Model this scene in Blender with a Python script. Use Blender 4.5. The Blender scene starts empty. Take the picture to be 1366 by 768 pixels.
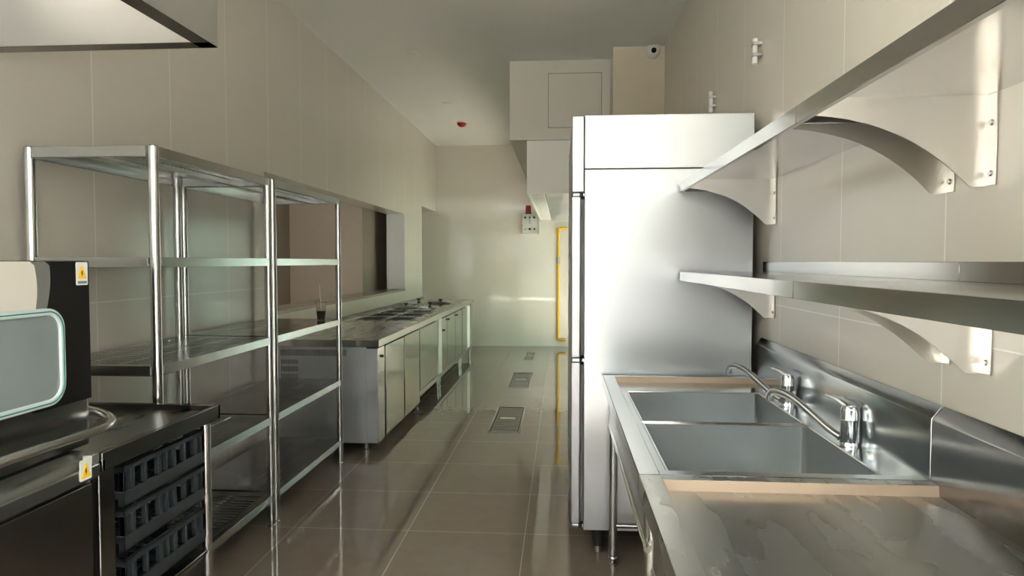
import bpy, bmesh, math, random
from mathutils import Vector, Matrix
random.seed(7)
S = bpy.context.scene
COL = S.collection
PI = math.pi

# ------------------------------------------------------------------ materials
def new_mat(name):
    m = bpy.data.materials.new(name); m.use_nodes = True
    nt = m.node_tree; b = nt.nodes['Principled BSDF']
    return m, nt, b

def N(nt, t, **kw):
    n = nt.nodes.new(t)
    for k, v in kw.items():
        setattr(n, k, v)
    return n

def plain(name, col, rough=.5, metal=0., spec=.5, coat=0., emit=None, es=0., trans=0., ior=1.45, alpha=1.):
    m, nt, b = new_mat(name)
    b.inputs['Base Color'].default_value = (*col, 1)
    b.inputs['Roughness'].default_value = rough
    b.inputs['Metallic'].default_value = metal
    b.inputs['Specular IOR Level'].default_value = spec
    b.inputs['Coat Weight'].default_value = coat
    b.inputs['IOR'].default_value = ior
    b.inputs['Transmission Weight'].default_value = trans
    b.inputs['Alpha'].default_value = alpha
    return m

def noise_node(nt, scale, vec_scale, detail=3., rough=.5):
    tc = N(nt, 'ShaderNodeTexCoord'); mp = N(nt, 'ShaderNodeMapping')
    mp.inputs['Scale'].default_value = vec_scale
    nz = N(nt, 'ShaderNodeTexNoise'); nz.inputs['Scale'].default_value = scale
    nz.inputs['Detail'].default_value = detail; nz.inputs['Roughness'].default_value = rough
    nt.links.new(tc.outputs['Object'], mp.inputs['Vector']); nt.links.new(mp.outputs['Vector'], nz.inputs['Vector'])
    return nz

def maprange(nt, src, a, b, c=0., d=1., smooth=False):
    r = N(nt, 'ShaderNodeMapRange')
    if smooth: r.interpolation_type = 'SMOOTHSTEP'
    r.inputs['From Min'].default_value = a; r.inputs['From Max'].default_value = b
    r.inputs['To Min'].default_value = c; r.inputs['To Max'].default_value = d
    nt.links.new(src, r.inputs['Value'])
    return r.outputs['Result']

def steel(name, col=(.60, .61, .60), rough=.24, grain=(2, 90, 90), wave=None, wave_s=.25, var=.07, wet=0.):
    m, nt, b = new_mat(name)
    b.inputs['Base Color'].default_value = (*col, 1)
    b.inputs['Metallic'].default_value = 1.
    nz = noise_node(nt, 1.2, (1.6, 1.6, 1.6), 3.)
    r = maprange(nt, nz.outputs['Fac'], .3, .7, rough - var * .5, rough + var * .5)
    if wet:
        wn = noise_node(nt, 5., (2.6, .6, 1), 3., .5)
        wm = maprange(nt, wn.outputs['Fac'], .50, .58, 0, 1, True)
        mx = N(nt, 'ShaderNodeMix'); mx.data_type = 'FLOAT'
        nt.links.new(wm, mx.inputs['Factor']); nt.links.new(r, mx.inputs['A'])
        mx.inputs['B'].default_value = wet
        r = mx.outputs['Result']
    nt.links.new(r, b.inputs['Roughness'])
    if wave or wet:
        bp = N(nt, 'ShaderNodeBump'); bp.inputs['Strength'].default_value = wave_s
        bp.inputs['Distance'].default_value = .02
        if wave:
            wz = noise_node(nt, 1., wave, 0., .4)
            nt.links.new(wz.outputs['Fac'], bp.inputs['Height'])
        else:
            nt.links.new(wm, bp.inputs['Height']); bp.inputs['Distance'].default_value = .0015
        nt.links.new(bp.outputs['Normal'], b.inputs['Normal'])
    return m

def joint_mask(nt, comp, origin, pitch, width):
    """1 on the joint lines across one axis of the object's coordinates"""
    tc = N(nt, 'ShaderNodeTexCoord'); sp = N(nt, 'ShaderNodeSeparateXYZ')
    nt.links.new(tc.outputs['Object'], sp.inputs['Vector'])
    a = N(nt, 'ShaderNodeMath', operation='SUBTRACT'); nt.links.new(sp.outputs[comp], a.inputs[0]); a.inputs[1].default_value = origin - pitch / 2
    w = N(nt, 'ShaderNodeMath', operation='PINGPONG'); nt.links.new(a.outputs[0], w.inputs[0]); w.inputs[1].default_value = pitch / 2
    c = N(nt, 'ShaderNodeMath', operation='GREATER_THAN'); nt.links.new(w.outputs[0], c.inputs[0]); c.inputs[1].default_value = pitch / 2 - width
    return c.outputs[0]

def tiles(name, col, grout, rough, axes, noise_scale=6., var=.06, wet=False, bump=.0, spec=.5):
    m, nt, b = new_mat(name)
    masks = [joint_mask(nt, *a) for a in axes]
    mk = masks[0]
    for k in masks[1:]:
        mm = N(nt, 'ShaderNodeMath', operation='MAXIMUM'); nt.links.new(mk, mm.inputs[0]); nt.links.new(k, mm.inputs[1]); mk = mm.outputs[0]
    nz = noise_node(nt, noise_scale, (1, 1, 1), 5., .65)
    cr = N(nt, 'ShaderNodeMix'); cr.data_type = 'RGBA'
    cr.inputs['A'].default_value = tuple(c * (1 - var) for c in col) + (1,)
    cr.inputs['B'].default_value = tuple(min(1, c * (1 + var)) for c in col) + (1,)
    nt.links.new(nz.outputs['Fac'], cr.inputs['Factor'])
    mx = N(nt, 'ShaderNodeMix'); mx.data_type = 'RGBA'
    nt.links.new(mk, mx.inputs['Factor']); nt.links.new(cr.outputs['Result'], mx.inputs['A'])
    mx.inputs['B'].default_value = (*grout, 1)
    nt.links.new(mx.outputs['Result'], b.inputs['Base Color'])
    b.inputs['Specular IOR Level'].default_value = spec
    if wet:
        wn = noise_node(nt, 1.3, (1, .6, 1), 4., .6)
        r = maprange(nt, wn.outputs['Fac'], .42, .62, rough * .45, rough * 1.5, True)
        nt.links.new(r, b.inputs['Roughness'])
    else:
        b.inputs['Roughness'].default_value = rough
    if bump:
        bn = noise_node(nt, 2.2, (1, 1, 1), 1.5)
        bp = N(nt, 'ShaderNodeBump'); bp.inputs['Strength'].default_value = bump; bp.inputs['Distance'].default_value = .01
        nt.links.new(bn.outputs['Fac'], bp.inputs['Height']); nt.links.new(bp.outputs['Normal'], b.inputs['Normal'])
    return m

def painted(name, col, rough=.6, var=.03):
    m, nt, b = new_mat(name)
    nz = noise_node(nt, 3., (1, 1, 1), 4.)
    cr = N(nt, 'ShaderNodeMix'); cr.data_type = 'RGBA'
    cr.inputs['A'].default_value = tuple(c * (1 - var) for c in col) + (1,)
    cr.inputs['B'].default_value = tuple(min(1, c * (1 + var)) for c in col) + (1,)
    nt.links.new(nz.outputs['Fac'], cr.inputs['Factor']); nt.links.new(cr.outputs['Result'], b.inputs['Base Color'])
    b.inputs['Roughness'].default_value = rough
    return m

WALLC = (.67, .63, .553)
M = {}
M['tile_wall'] = tiles('glossy beige wall tile', WALLC, (.86, .84, .78), .17, [('Y', 2.87, .6, .0024), ('Z', 1.195, 2.4, .0018)], 1.5, .04, bump=.06)
M['tile_back'] = tiles('glossy beige back wall tile', (.69, .65, .57), (.78, .63, .55), .045, [('X', -.78, .6, .0015), ('Z', 1.195, 2.4, .0012)], 1.5, .04, bump=.05, spec=.6)
M['floor'] = tiles('polished brown floor tile', (.20, .163, .132), (  .36, .34, .30), .03, [('X', -.18, .6, .0022), ('Y', 3.40, .585, .0022)], 9., .12, wet=True, bump=.03, spec=.62)
M['ceiling'] = painted('matt off white ceiling paint', (.78, .80, .76), .8)
M['bulk'] = painted('beige bulkhead paint', (.74, .695, .62), .7)
M['column'] = tiles('yellow beige tile', (.74, .65, .50), (.68, .62, .5), .22, [('X', .448, 5, .001)], 1.5, .03)
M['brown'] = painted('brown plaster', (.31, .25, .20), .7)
M['brown_lit'] = painted('light brown plaster', (.52, .43, .34), .7)  # lit copy of the shaded brown plaster above, light painted in
M['white_paint'] = painted('white wall paint', (.74, .73, .70), .6)
M['rear_paint'] = painted('grey wall paint', (.20, .21, .22), .6)
M['sill'] = painted('brown stone sill', (.30, .25, .20), .25)
M['steel'] = steel('brushed stainless steel', rough=.26)
M['steel_y'] = steel('brushed stainless steel along', (.47, .48, .465), rough=.22, grain=(90, 2, 90))
M['steel_wet'] = steel('wet stainless steel', (.56, .56, .54), rough=.3, grain=(90, 2, 90), wet=.22, wave_s=.03)
M['steel_dark'] = steel('dull stainless steel', (.21, .20, .19), rough=.24)
M['sheet'] = steel('rack shelf sheet steel', (.30, .29, .27), rough=.22, wet=.10, wave_s=.15)
M['splash_near'] = steel('splashback steel, darker', (.34, .33, .32), rough=.15, wave=(1, 2, .6), wave_s=.06)  # dark reflection put into the near splashback's colour
M['tube'] = steel('polished stainless tube', (.66, .66, .64), rough=.18, var=.04)
M['fridge'] = steel('refrigerator steel', (.53, .535, .535), rough=.33, grain=(2, 90, 60), wave=(.25, .25, 3.4), wave_s=.5, var=.05)
M['strip'] = painted('tan protective strip', (.46, .35, .26), .4)  # tan of a reflection painted into the step faces
M['counter'] = steel('counter front steel', (.44, .485, .44), rough=.13, grain=(90, 90, 2), wave=(1.2, 1.2, 1.2), wave_s=.05)
M['counter_end'] = steel('counter end steel', (.80, .82, .84), rough=.33, grain=(2, 90, 90), wave=(1., 1., 5.), wave_s=.4)  # lighter copy of the counter steel, daylight on the end painted in
M['bowl'] = steel('sink bowl steel', (.72, .74, .745), rough=.25, wave=(3, 3, 3), wave_s=.1)
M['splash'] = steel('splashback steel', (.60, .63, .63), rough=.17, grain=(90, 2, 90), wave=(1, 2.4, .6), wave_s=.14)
M['shelf'] = steel('wall shelf steel', (.60, .595, .58), rough=.17, grain=(90, 2, 90), wave=(1, 1, 1), wave_s=.05)
M['bracket'] = steel('bracket steel', (.74, .71, .66), rough=.36, grain=(60, 60, 2))
M['chrome'] = plain('chrome', (.80, .81, .83), .05, 1.)
M['hood_white'] = plain('pale hood sheet', (.92, .90, .84), .4)
M['hood'] = steel('canopy hood steel', (.78, .78, .76), rough=.42, grain=(3, 60, 60))
M['hood_in'] = steel('canopy hood inner steel', (.74, .73, .70), rough=.4, grain=(3, 60, 60))
M['black'] = plain('black satin panel', (.009, .008, .007), .5, spec=.12)
M['black_rubber'] = plain('black rubber', (.012, .012, .012), .6)
M['black_hole'] = plain('dark recess', (.006, .006, .006), .8, spec=.1)  # black standing in for the shade behind slots and bars
M['glass_panel'] = plain('pale frosted glass', (.19, .23, .23), .10, spec=.8, coat=.6)
M['glass_frame'] = plain('pale aluminium frame', (.62, .69, .69), .28, .2)
M['glass_edge'] = plain('teal glass edge', (.02, .22, .20), .15)
M['film'] = plain('grey protective film', (.16, .16, .15), .18, spec=.6)
M['film_pale'] = plain('pale protective film', (.60, .57, .51), .25)
M['sticker'] = plain('white sticker', (.78, .78, .74), .4)
M['yellow'] = plain('yellow sticker', (.90, .55, .02), .4)
M['sign_dark'] = plain('dark print', (.10, .06, .02), .5)
M['sign_blue'] = plain('blue grey print', (.16, .20, .26), .5)
M['crate'] = plain('grey plastic', (.024, .030, .034), .45)
M['gas'] = plain('yellow gas pipe paint', (.82, .50, .02), .35)
M['red'] = plain('red detector plastic', (.42, .02, .015), .35)
M['red_lens'] = plain('red beacon lens', (.30, .012, .015), .12, coat=.6)
M['panel'] = plain('pale grey control box', (.62, .62, .56), .45)
M['white_plastic'] = plain('white plastic', (.78, .76, .70), .35)
M['pvc'] = plain('white pipe', (.82, .81, .77), .35)
M['brass'] = plain('grey valve metal', (.45, .44, .42), .3, 1.)
M['clear'] = plain('clear plastic cup', (.95, .95, .95), .05, trans=1., ior=1.2)
M['coffee'] = plain('black coffee', (.008, .005, .004), .1)
M['straw'] = plain('pale straw', (.70, .66, .58), .4)
M['well'] = steel('dark pan well steel', (.14, .14, .13), rough=.3)
M['grate'] = steel('drain grate steel', (.40, .40, .38), rough=.35)
M['gasket'] = plain('grey door gasket', (.10, .10, .10), .6)
M['door_white'] = steel('refrigerator door steel', (.50, .50, .515), rough=.42, grain=(60, 60, 2))
M['frame_dark'] = plain('dark window frame', (.05, .05, .05), .4)

# ------------------------------------------------------------------ mesh helpers
OFF = {}
class MB:
    def __init__(s): s.bm = bmesh.new()
    def box(s, a, b):
        x0, y0, z0 = [min(a[i], b[i]) for i in range(3)]; x1, y1, z1 = [max(a[i], b[i]) for i in range(3)]
        v = [s.bm.verts.new(p) for p in ((x0, y0, z0), (x1, y0, z0), (x1, y1, z0), (x0, y1, z0), (x0, y0, z1), (x1, y0, z1), (x1, y1, z1), (x0, y1, z1))]
        for f in ((0, 3, 2, 1), (4, 5, 6, 7), (0, 1, 5, 4), (1, 2, 6, 5), (2, 3, 7, 6), (3, 0, 4, 7)):
            s.bm.faces.new([v[i] for i in f])
        return s
    def prism(s, poly, axis, a, b):
        """poly: 2D points in the other two axes (cyclic order x,y,z without axis); extruded along axis from a to b"""
        def P(p, t):
            return {'x': (t, p[0], p[1]), 'y': (p[0], t, p[1]), 'z': (p[0], p[1], t)}[axis]
        A = [s.bm.verts.new(P(p, a)) for p in poly]; B = [s.bm.verts.new(P(p, b)) for p in poly]
        n = len(poly)
        s.bm.faces.new(A[::-1]); s.bm.faces.new(B)
        for i in range(n):
            j = (i + 1) % n
            s.bm.faces.new([A[i], A[j], B[j], B[i]])
        return s
    def tube(s, pts, r, n=16, cap=True):
        pts = [Vector(p) for p in pts]; rs = r if isinstance(r, (list, tuple)) else [r] * len(pts)
        rings = []; up = None
        for i, p in enumerate(pts):
            t = (pts[min(i + 1, len(pts) - 1)] - pts[max(i - 1, 0)]).normalized()
            if up is None:
                up = Vector((0, 0, 1)) if abs(t.z) < .9 else Vector((1, 0, 0))
            u = t.cross(up).normalized(); w = u.cross(t).normalized(); up = w
            rings.append([s.bm.verts.new(p + rs[i] * (math.cos(2 * PI * k / n) * u + math.sin(2 * PI * k / n) * w)) for k in range(n)])
        for a, b in zip(rings, rings[1:]):
            for k in range(n):
                j = (k + 1) % n
                s.bm.faces.new([a[k], a[j], b[j], b[k]])
        if cap:
            s.bm.faces.new(rings[0][::-1]); s.bm.faces.new(rings[-1])
        return s
    def lathe(s, prof, c, axis='z', n=32):
        """prof: (radius, height) list; closed at both ends when radius is 0"""
        rings = []
        for r, h in prof:
            ring = []
            if r < 1e-6:
                pts = [(0, 0, h)]
            else:
                pts = [(r * math.cos(2 * PI * k / n), r * math.sin(2 * PI * k / n), h) for k in range(n)]
            for x, y, z in pts:
                p = {'z': (x, y, z), 'y': (x, z, y), 'x': (z, x, y)}[axis]
                ring.append(s.bm.verts.new((c[0] + p[0], c[1] + p[1], c[2] + p[2])))
            rings.append(ring)
        for a, b in zip(rings, rings[1:]):
            if len(a) == 1 and len(b) == 1: continue
            for k in range(n):
                j = (k + 1) % n
                if len(a) == 1: s.bm.faces.new([a[0], b[j], b[k]])
                elif len(b) == 1: s.bm.faces.new([a[k], a[j], b[0]])
                else: s.bm.faces.new([a[k], a[j], b[j], b[k]])
        return s
    def plate(s, us, vs, holes, fn, thick=None):
        """a sheet over the grid lines us x vs without the cells in holes; fn maps (u, v) to 3D"""
        g = {}
        def V(i, j):
            if (i, j) not in g: g[(i, j)] = s.bm.verts.new(fn(us[i], vs[j]))
            return g[(i, j)]
        for i in range(len(us) - 1):
            for j in range(len(vs) - 1):
                if (i, j) in holes: continue
                s.bm.faces.new([V(i, j), V(i + 1, j), V(i + 1, j + 1), V(i, j + 1)])
        return s
    def build(s, name, mat, parent=None, bevel=0., seg=2, solid=0., smooth=True, loc=None):
        bm = s.bm
        bmesh.ops.recalc_face_normals(bm, faces=bm.faces)
        off = OFF[parent.name] if parent else Vector(loc) if loc else Vector((0, 0, 0))
        bmesh.ops.translate(bm, verts=bm.verts, vec=-off)
        me = bpy.data.meshes.new(name); bm.to_mesh(me); bm.free()
        if smooth:
            for p in me.polygons: p.use_smooth = True
        o = bpy.data.objects.new(name, me); COL.objects.link(o)
        me.materials.append(M[mat] if isinstance(mat, str) else mat)
        if parent: o.parent = parent
        else: o.location = off
        OFF[o.name] = off.copy()
        if solid:
            md = o.modifiers.new('Solidify', 'SOLIDIFY'); md.thickness = solid; md.offset = 0
        if bevel:
            md = o.modifiers.new('Bevel', 'BEVEL'); md.width = bevel; md.segments = seg; md.limit_method = 'ANGLE'; md.angle_limit = math.radians(35)
            md.harden_normals = False
        if smooth:
            try:
                me.set_sharp_from_angle(angle=math.radians(40))
            except Exception:
                pass
        return o

def thing(name, label, cat, loc, group=None):
    o = bpy.data.objects.new(name, None); COL.objects.link(o); o.location = loc
    o.empty_display_size = .1
    o['label'] = label; o['category'] = cat
    if group: o['group'] = group
    OFF[o.name] = Vector(loc)
    return o
def tag(o, label, cat, group=None, kind=None):
    o['label'] = label; o['category'] = cat
    if group: o['group'] = group
    if kind: o['kind'] = kind
    return o
def struct(o):
    o['kind'] = 'structure'; return o
def copy_tree(o, parent=None):
    c = o.copy(); COL.objects.link(c)
    if parent: c.parent = parent
    for ch in list(o.children): copy_tree(ch, c)
    return c
def box(a, b): return MB().box(a, b)
def arc(cx, cy, r, a0, a1, n):
    return [(cx + r * math.cos(math.radians(a0 + (a1 - a0) * k / n)), cy + r * math.sin(math.radians(a0 + (a1 - a0) * k / n))) for k in range(n + 1)]
def rrect(x0, y0, x1, y1, r, n=6):
    return arc(x1 - r, y1 - r, r, 0, 90, n) + arc(x0 + r, y1 - r, r, 90, 180, n) + arc(x0 + r, y0 + r, r, 180, 270, n) + arc(x1 - r, y0 + r, r, 270, 360, n)
def bez(p0, p1, p2, p3, n=12):
    p0, p1, p2, p3 = map(Vector, (p0, p1, p2, p3)); out = []
    for k in range(n + 1):
        t = k / n; out.append((1 - t) ** 3 * p0 + 3 * t * (1 - t) ** 2 * p1 + 3 * t * t * (1 - t) * p2 + t ** 3 * p3)
    return out

# ------------------------------------------------------------------ the room
XL, XR, YB, YR, ZC = -2.045, .895, 11.09, -4.6, 3.258
CY = -2.5
T = .235
fl = MB(); fl.box((-2.28, -2.5, -.12), (1.115, 11.3, 0)); fl.box((-6.2, 3.9, -.12), (-2.28, 13.3, 0))
struct(fl.build('floor', 'floor', smooth=False))
# unseen yard added round the kitchen; pale paving bounces sunlight up inside
gd = MB(); gd.box((-9, -9, -.14), (7, -2.5, -.01)); gd.box((-9, -2.5, -.14), (-2.28, 3.9, -.01)); gd.box((1.115, -2.5, -.14), (7, 4.2, -.01))
struct(gd.build('ground', painted('pale concrete paving', (.60, .595, .57), .8), smooth=False))
struct(box((-6.2, CY, ZC), (1.3, 13.3, ZC + .15)).build('ceiling', 'ceiling', smooth=False))
struct(box((1.115, 4.2, -.14), (7, 14, -.01)).build('path', painted('mossy green brown paving', (.20, .26, .235), .8), smooth=False))  # unseen paving added outside the opening, darkened green to tame its bounce
# left wall with pass-through and far doorway
SLY, SRY0, SRY1 = -1.0, -2.3, -.25  # unseen side openings added near the rear end to let daylight in

OY0, OY1, OZ0, OZ1 = 4.60, 8.83, 1.0, 1.995
DY0, DZ1 = 9.93, 2.19
w = MB()
w.box((XL - T, SLY, 0), (XL, OY0, ZC)); w.box((XL - T, CY, 0), (XL, CY + .2, ZC)); w.box((XL - T, CY + .2, 3.05), (XL, SLY, ZC)); w.box((XL - T, OY0, 0), (XL, OY1, OZ0)); w.box((XL - T, OY0, OZ1), (XL, OY1, ZC))
w.box((XL - T, OY1, 0), (XL, DY0, ZC)); w.box((XL - T, DY0, DZ1), (XL, YB, ZC))
struct(w.build('wall_left', 'tile_wall', smooth=False))
# right wall, opening to the yard at the cooking end
WY0, WY1, WZ1 = 7.8, 10.45, 1.98
w = MB()
w.box((XR, CY, 0), (XR + .22, SRY0, ZC)); w.box((XR, SRY0, 0), (XR + .22, SRY1, 1.2)); w.box((XR, SRY0, 2.9), (XR + .22, SRY1, ZC)); w.box((XR, SRY1, 0), (XR + .22, WY0, ZC)); w.box((XR, WY0, WZ1), (XR + .22, WY1, ZC)); w.box((XR, WY1, 0), (XR + .22, YB, ZC))
struct(w.build('wall_right', 'tile_wall', smooth=False))
struct(box((-6.2, YB, 0), (XR + .22, YB + .2, ZC)).build('wall_back', 'tile_back', smooth=False))
# added unseen wall keeps sky out of reflections; rear end stands open for light
struct(box((-4.5, YR - .2, 0), (3.0, YR, 4.0)).build('wall_rear', 'rear_paint', smooth=False))
w = MB()
for y in (WY0 + .03, (WY0 + WY1) / 2, WY1 - .03): w.box((XR + .1, y - .03, 0), (XR + .16, y + .03, WZ1))
for z in (WZ1 - .03, .95): w.box((XR + .1, WY0, z - .03), (XR + .16, WY1, z + .03))
struct(w.build('window_2', 'frame_dark', smooth=False))
# unseen wall added outside the cooking end's opening to cut and green its light
struct(box((2.6, 4.5, -.1), (2.8, 14, 3.7)).build('wall_garden', plain('pale green render', (.32, .47, .39), .8), smooth=False))
# column and dropped bulkhead
struct(box((.448, 6.12, 0), (XR, 6.48, ZC)).build('column', 'column', smooth=False))
bk = struct(box((-.491, 6.485, 2.522), (XR, YB, ZC)).build('bulkhead', 'bulk', smooth=False))
g = MB()
for a, b in (((-.131, 6.481, 3.135), (.372, 6.486, 3.14)), ((-.131, 6.481, 2.636), (-.126, 6.486, 3.14)), ((.367, 6.481, 2.636), (.372, 6.486, 3.14)), ((-.131, 6.481, 2.631), (.372, 6.486, 2.636))):
    g.box(a, b)
g.build('panel_gap', plain('shadow gap filler', (.30, .28, .25), .8), bk, smooth=False)
box((-.122, 6.479, 2.64), (.363, 6.486, 3.131)).build('access_panel', 'bulk', bk, .001)
# room beyond the pass-through
w = MB()
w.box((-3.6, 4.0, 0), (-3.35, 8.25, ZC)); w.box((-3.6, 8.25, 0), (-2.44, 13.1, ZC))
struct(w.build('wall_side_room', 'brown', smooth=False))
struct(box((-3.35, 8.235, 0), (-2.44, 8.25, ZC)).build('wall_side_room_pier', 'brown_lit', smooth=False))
EY = 4.2
w = MB(); w.box((-3.6, EY - .2, 0), (XL - T, EY, .2)); w.box((-3.6, EY - .2, 3.0), (XL - T, EY, ZC)); w.box((-3.6, EY - .2, .2), (-3.35, EY, 3.0)); w.box((-2.36, EY - .2, .2), (XL - T, EY, 3.0))
struct(w.build('wall_side_room_end', 'white_paint', smooth=False))
# white lining of the pass-through's far jamb and its sill
struct(box((XL - T - .005, OY1 - .012, OZ0), (XL - .002, OY1 + .002, OZ1)).build('trim_1', 'white_paint', smooth=False))
sl = struct(box((XL - T - .03, OY0 + .005, OZ0 - .005), (XL + .012, OY1 - .013, OZ0 + .02)).build('trim_2', 'sill', bevel=.003))

# ------------------------------------------------------------------ storage racks
def rack(name, label, y0, y1, slotted):
    x0, x1 = -2.00, -1.482
    t = thing(name, label, 'rack', ((x0 + x1) / 2, (y0 + y1) / 2, 0), 'steel storage racks by the tiled wall')
    r = .019
    for x in (x0 + r, x1 - r):
        for y in (y0 + r, y1 - r):
            p = MB().tube([(x, y, .05), (x, y, 1.80)], r, 20).lathe([(0, 1.80), (r * .9, 1.803), (0, 1.806)], (x, y, 0), n=20).build('post', 'tube', t)
            MB().lathe([(0, 0), (.021, 0), (.021, .008), (.012, .012), (.012, .03), (.0195, .034), (.0195, .052), (0, .053)], (x, y, 0), n=20).build('foot', 'tube', p)
    for k, z in enumerate((1.80, 1.392, .988, .578, .172)):
        a, b, c, d = x0 + .004, x1 - .004, y0 + .004, y1 - .004
        h = .038
        m = MB()
        # folded lips on four sides, open underneath
        m.box((b - .0015, c + .034, z - h), (b, d - .034, z)); m.box((a, c + .034, z - h), (a + .0015, d - .034, z))
        m.box((a + .034, c, z - h), (b - .034, c + .0015, z)); m.box((a + .034, d - .0015, z - h), (b - .034, d, z))
        m.box((b - .014, c + .034, z - h), (b - .001, d - .034, z - h + .0015)); m.box((a + .001, c + .034, z - h), (a + .014, d - .034, z - h + .0015))
        m.box((a + .034, c + .001, z - h), (b - .034, c + .014, z - h + .0015)); m.box((a + .034, d - .014, z - h), (b - .034, d - .001, z - h + .0015))
        fr = m.build('shelf_frame', 'steel_y', t, .0006, 1)
        # shelf sheet
        if slotted:
            xs = [a + .001, a + .05]; n = 3; wd = (b - a - .1 - .06) / n
            for q in range(n):
                s0 = a + .05 + q * (wd + .03)
                xs += ([s0] if q else []) + [s0 + wd]
            xs.append(b - .001)
            ny = 26; ys = [c + .001]; p0 = c + .05; pitch = (d - c - .1) / ny
            for q in range(ny):
                ys += [p0 + q * pitch + .010, p0 + q * pitch + .022]
            ys.append(d - .001)
            holes = {(1 + 2 * i, 1 + 2 * j) for i in range(n) for j in range(ny)}
        else:
            xs = [a + .001, b - .001]; ys = [c + .001, d - .001]; holes = set()
        MB().plate(xs, ys, holes, lambda u, v: (u, v, z - .001)).build('shelf_sheet', 'sheet', t, solid=.0014, smooth=False)
        # stiffening channel under the sheet
        cx = (a + b) / 2
        MB().box((cx - .03, c + .002, z - .026), (cx + .03, d - .002, z - .003)).build('stiffener', 'steel_y', t, .002)
    return t
rack('storage_rack', 'tall five-tier steel rack with slotted shelves standing behind the dish table', 2.41, 3.425, True)
rack('storage_rack', 'tall five-tier steel rack with plain shelves and the iced coffee cup on it', 3.445, 4.53, False)

# iced coffee cup on the second rack
cx, cy, cz = -1.59, 4.42, .988
t = thing('coffee_cup', 'clear plastic cup half full of black coffee with a straw, on the rack shelf', 'cup', (cx, cy, cz))
MB().lathe([(0, 0), (.026, 0), (.036, .115), (.038, .118), (.0345, .115), (.0248, .003), (0, .003)], (cx, cy, cz)).build('cup', 'clear', t)
MB().lathe([(0, .0035), (.0243, .0035), (.0295, .062), (0, .062)], (cx, cy, cz)).build('coffee', 'coffee', t)
MB().lathe([(0, .1235), (.036, .1235), (.039, .118), (.039, .114), (.0365, .114), (.036, .1185), (0, .1185)], (cx, cy, cz)).build('lid', 'clear', t)
MB().tube([(cx + .004, cy, cz + .01), (cx - .012, cy + .004, cz + .235)], .0033, 10).build('straw', 'straw', t)

# ------------------------------------------------------------------ hood dishwasher (left, near)
HX = -1.300
t = thing('hood_dishwasher', 'black and steel hood dishwasher with a round-cornered window beside the dish table', 'dishwasher', (-1.62, 1.45, 0))
body = MB().box((-1.98, 1.12, .12), (-1.262, 1.732, .80)).build('cabinet', 'steel_dark', t, .004)
MB().box((-1.262, 1.135, .14), (-1.252, 1.722, .785)).build('front_panel', 'steel_dark', t, .003)
MB().prism([(-1.99, .80), (-1.235, .80), (-1.235, .835), (-1.25, .845), (-1.285, .868), (-1.99, .868)], 'y', 1.11, 1.733).build('tank_top', 'steel_y', t, .003)
for x in (-1.93, -1.31):
    for y in (1.17, 1.72):
        MB().lathe([(0, 0), (.024, 0), (.024, .01), (.016, .014), (.016, .122), (0, .122)], (x, y, 0), n=20).build('foot', 'black_rubber', t)
hd = MB().prism(rrect(-1.97, 1.13, HX, 1.795, .022), 'z', .872, 1.378).build('hood', 'steel_dark', t, .004)
# black front panel to the far side of the hood, grey film band, pale sheet painting a wall reflection
MB().prism([(1.585, 1.0), (1.789, 1.0), (1.789, 1.376), (1.585, 1.376)], 'x', HX, HX + .004).build('black_panel', 'black', hd, .001)
edge = [(1.625, 1.376)] + [(1.628 + .018 * math.sin((1.376 - z) * 17 + .9) - .002, z) for z in [1.366 - k * .012 for k in range(12)]]
MB().prism([(1.30, 1.376)] + [(1.30, 1.236)] + edge[::-1], 'x', HX + .0045, HX + .006).build('protective_film', 'film', hd)
edge2 = [(1.575, 1.3755)] + [(1.583 + .014 * math.sin((1.376 - z) * 19 + .3), z) for z in [1.366 - k * .012 for k in range(12)]]
MB().prism([(1.30, 1.3755)] + [(1.30, 1.236)] + edge2[::-1], 'x', HX + .0065, HX + .008).build('film_sheet', 'film_pale', hd)
# glass window with rounded corners
gy0, gy1, gz0, gz1 = 1.14, 1.672, 1.012, 1.258
def ring(y0, z0, y1, z1, r, inset, xa, xb):
    m = MB(); o_ = rrect(y0, z0, y1, z1, r, 8); i_ = rrect(y0 + inset, z0 + inset, y1 - inset, z1 - inset, max(.005, r - inset), 8)
    n = len(o_)
    vo0 = [m.bm.verts.new((xa, *p)) for p in o_]; vi0 = [m.bm.verts.new((xa, *p)) for p in i_]
    vo1 = [m.bm.verts.new((xb, *p)) for p in o_]; vi1 = [m.bm.verts.new((xb, *p)) for p in i_]
    for k in range(n):
        j = (k + 1) % n
        m.bm.faces.new([vo0[k], vo0[j], vi0[j], vi0[k]]); m.bm.faces.new([vo1[k], vi1[k], vi1[j], vo1[j]])
        m.bm.faces.new([vo0[k], vo1[k], vo1[j], vo0[j]]); m.bm.faces.new([vi0[k], vi0[j], vi1[j], vi1[k]])
    return m
wn = MB().prism(rrect(gy0 + .004, gz0 + .004, gy1 - .004, gz1 - .004, .05, 8), 'x', HX + .002, HX + .016).build('window_glass', 'glass_panel', hd)
ring(gy0, gz0, gy1, gz1, .055, .017, HX + .001, HX + .022).build('window_frame', 'glass_frame', hd, .003)
ring(gy0 + .0065, gz0 + .0065, gy1 - .0065, gz1 - .0065, .05, .003, HX + .0215, HX + .0232).build('glass_edge', 'glass_edge', hd)
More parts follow.
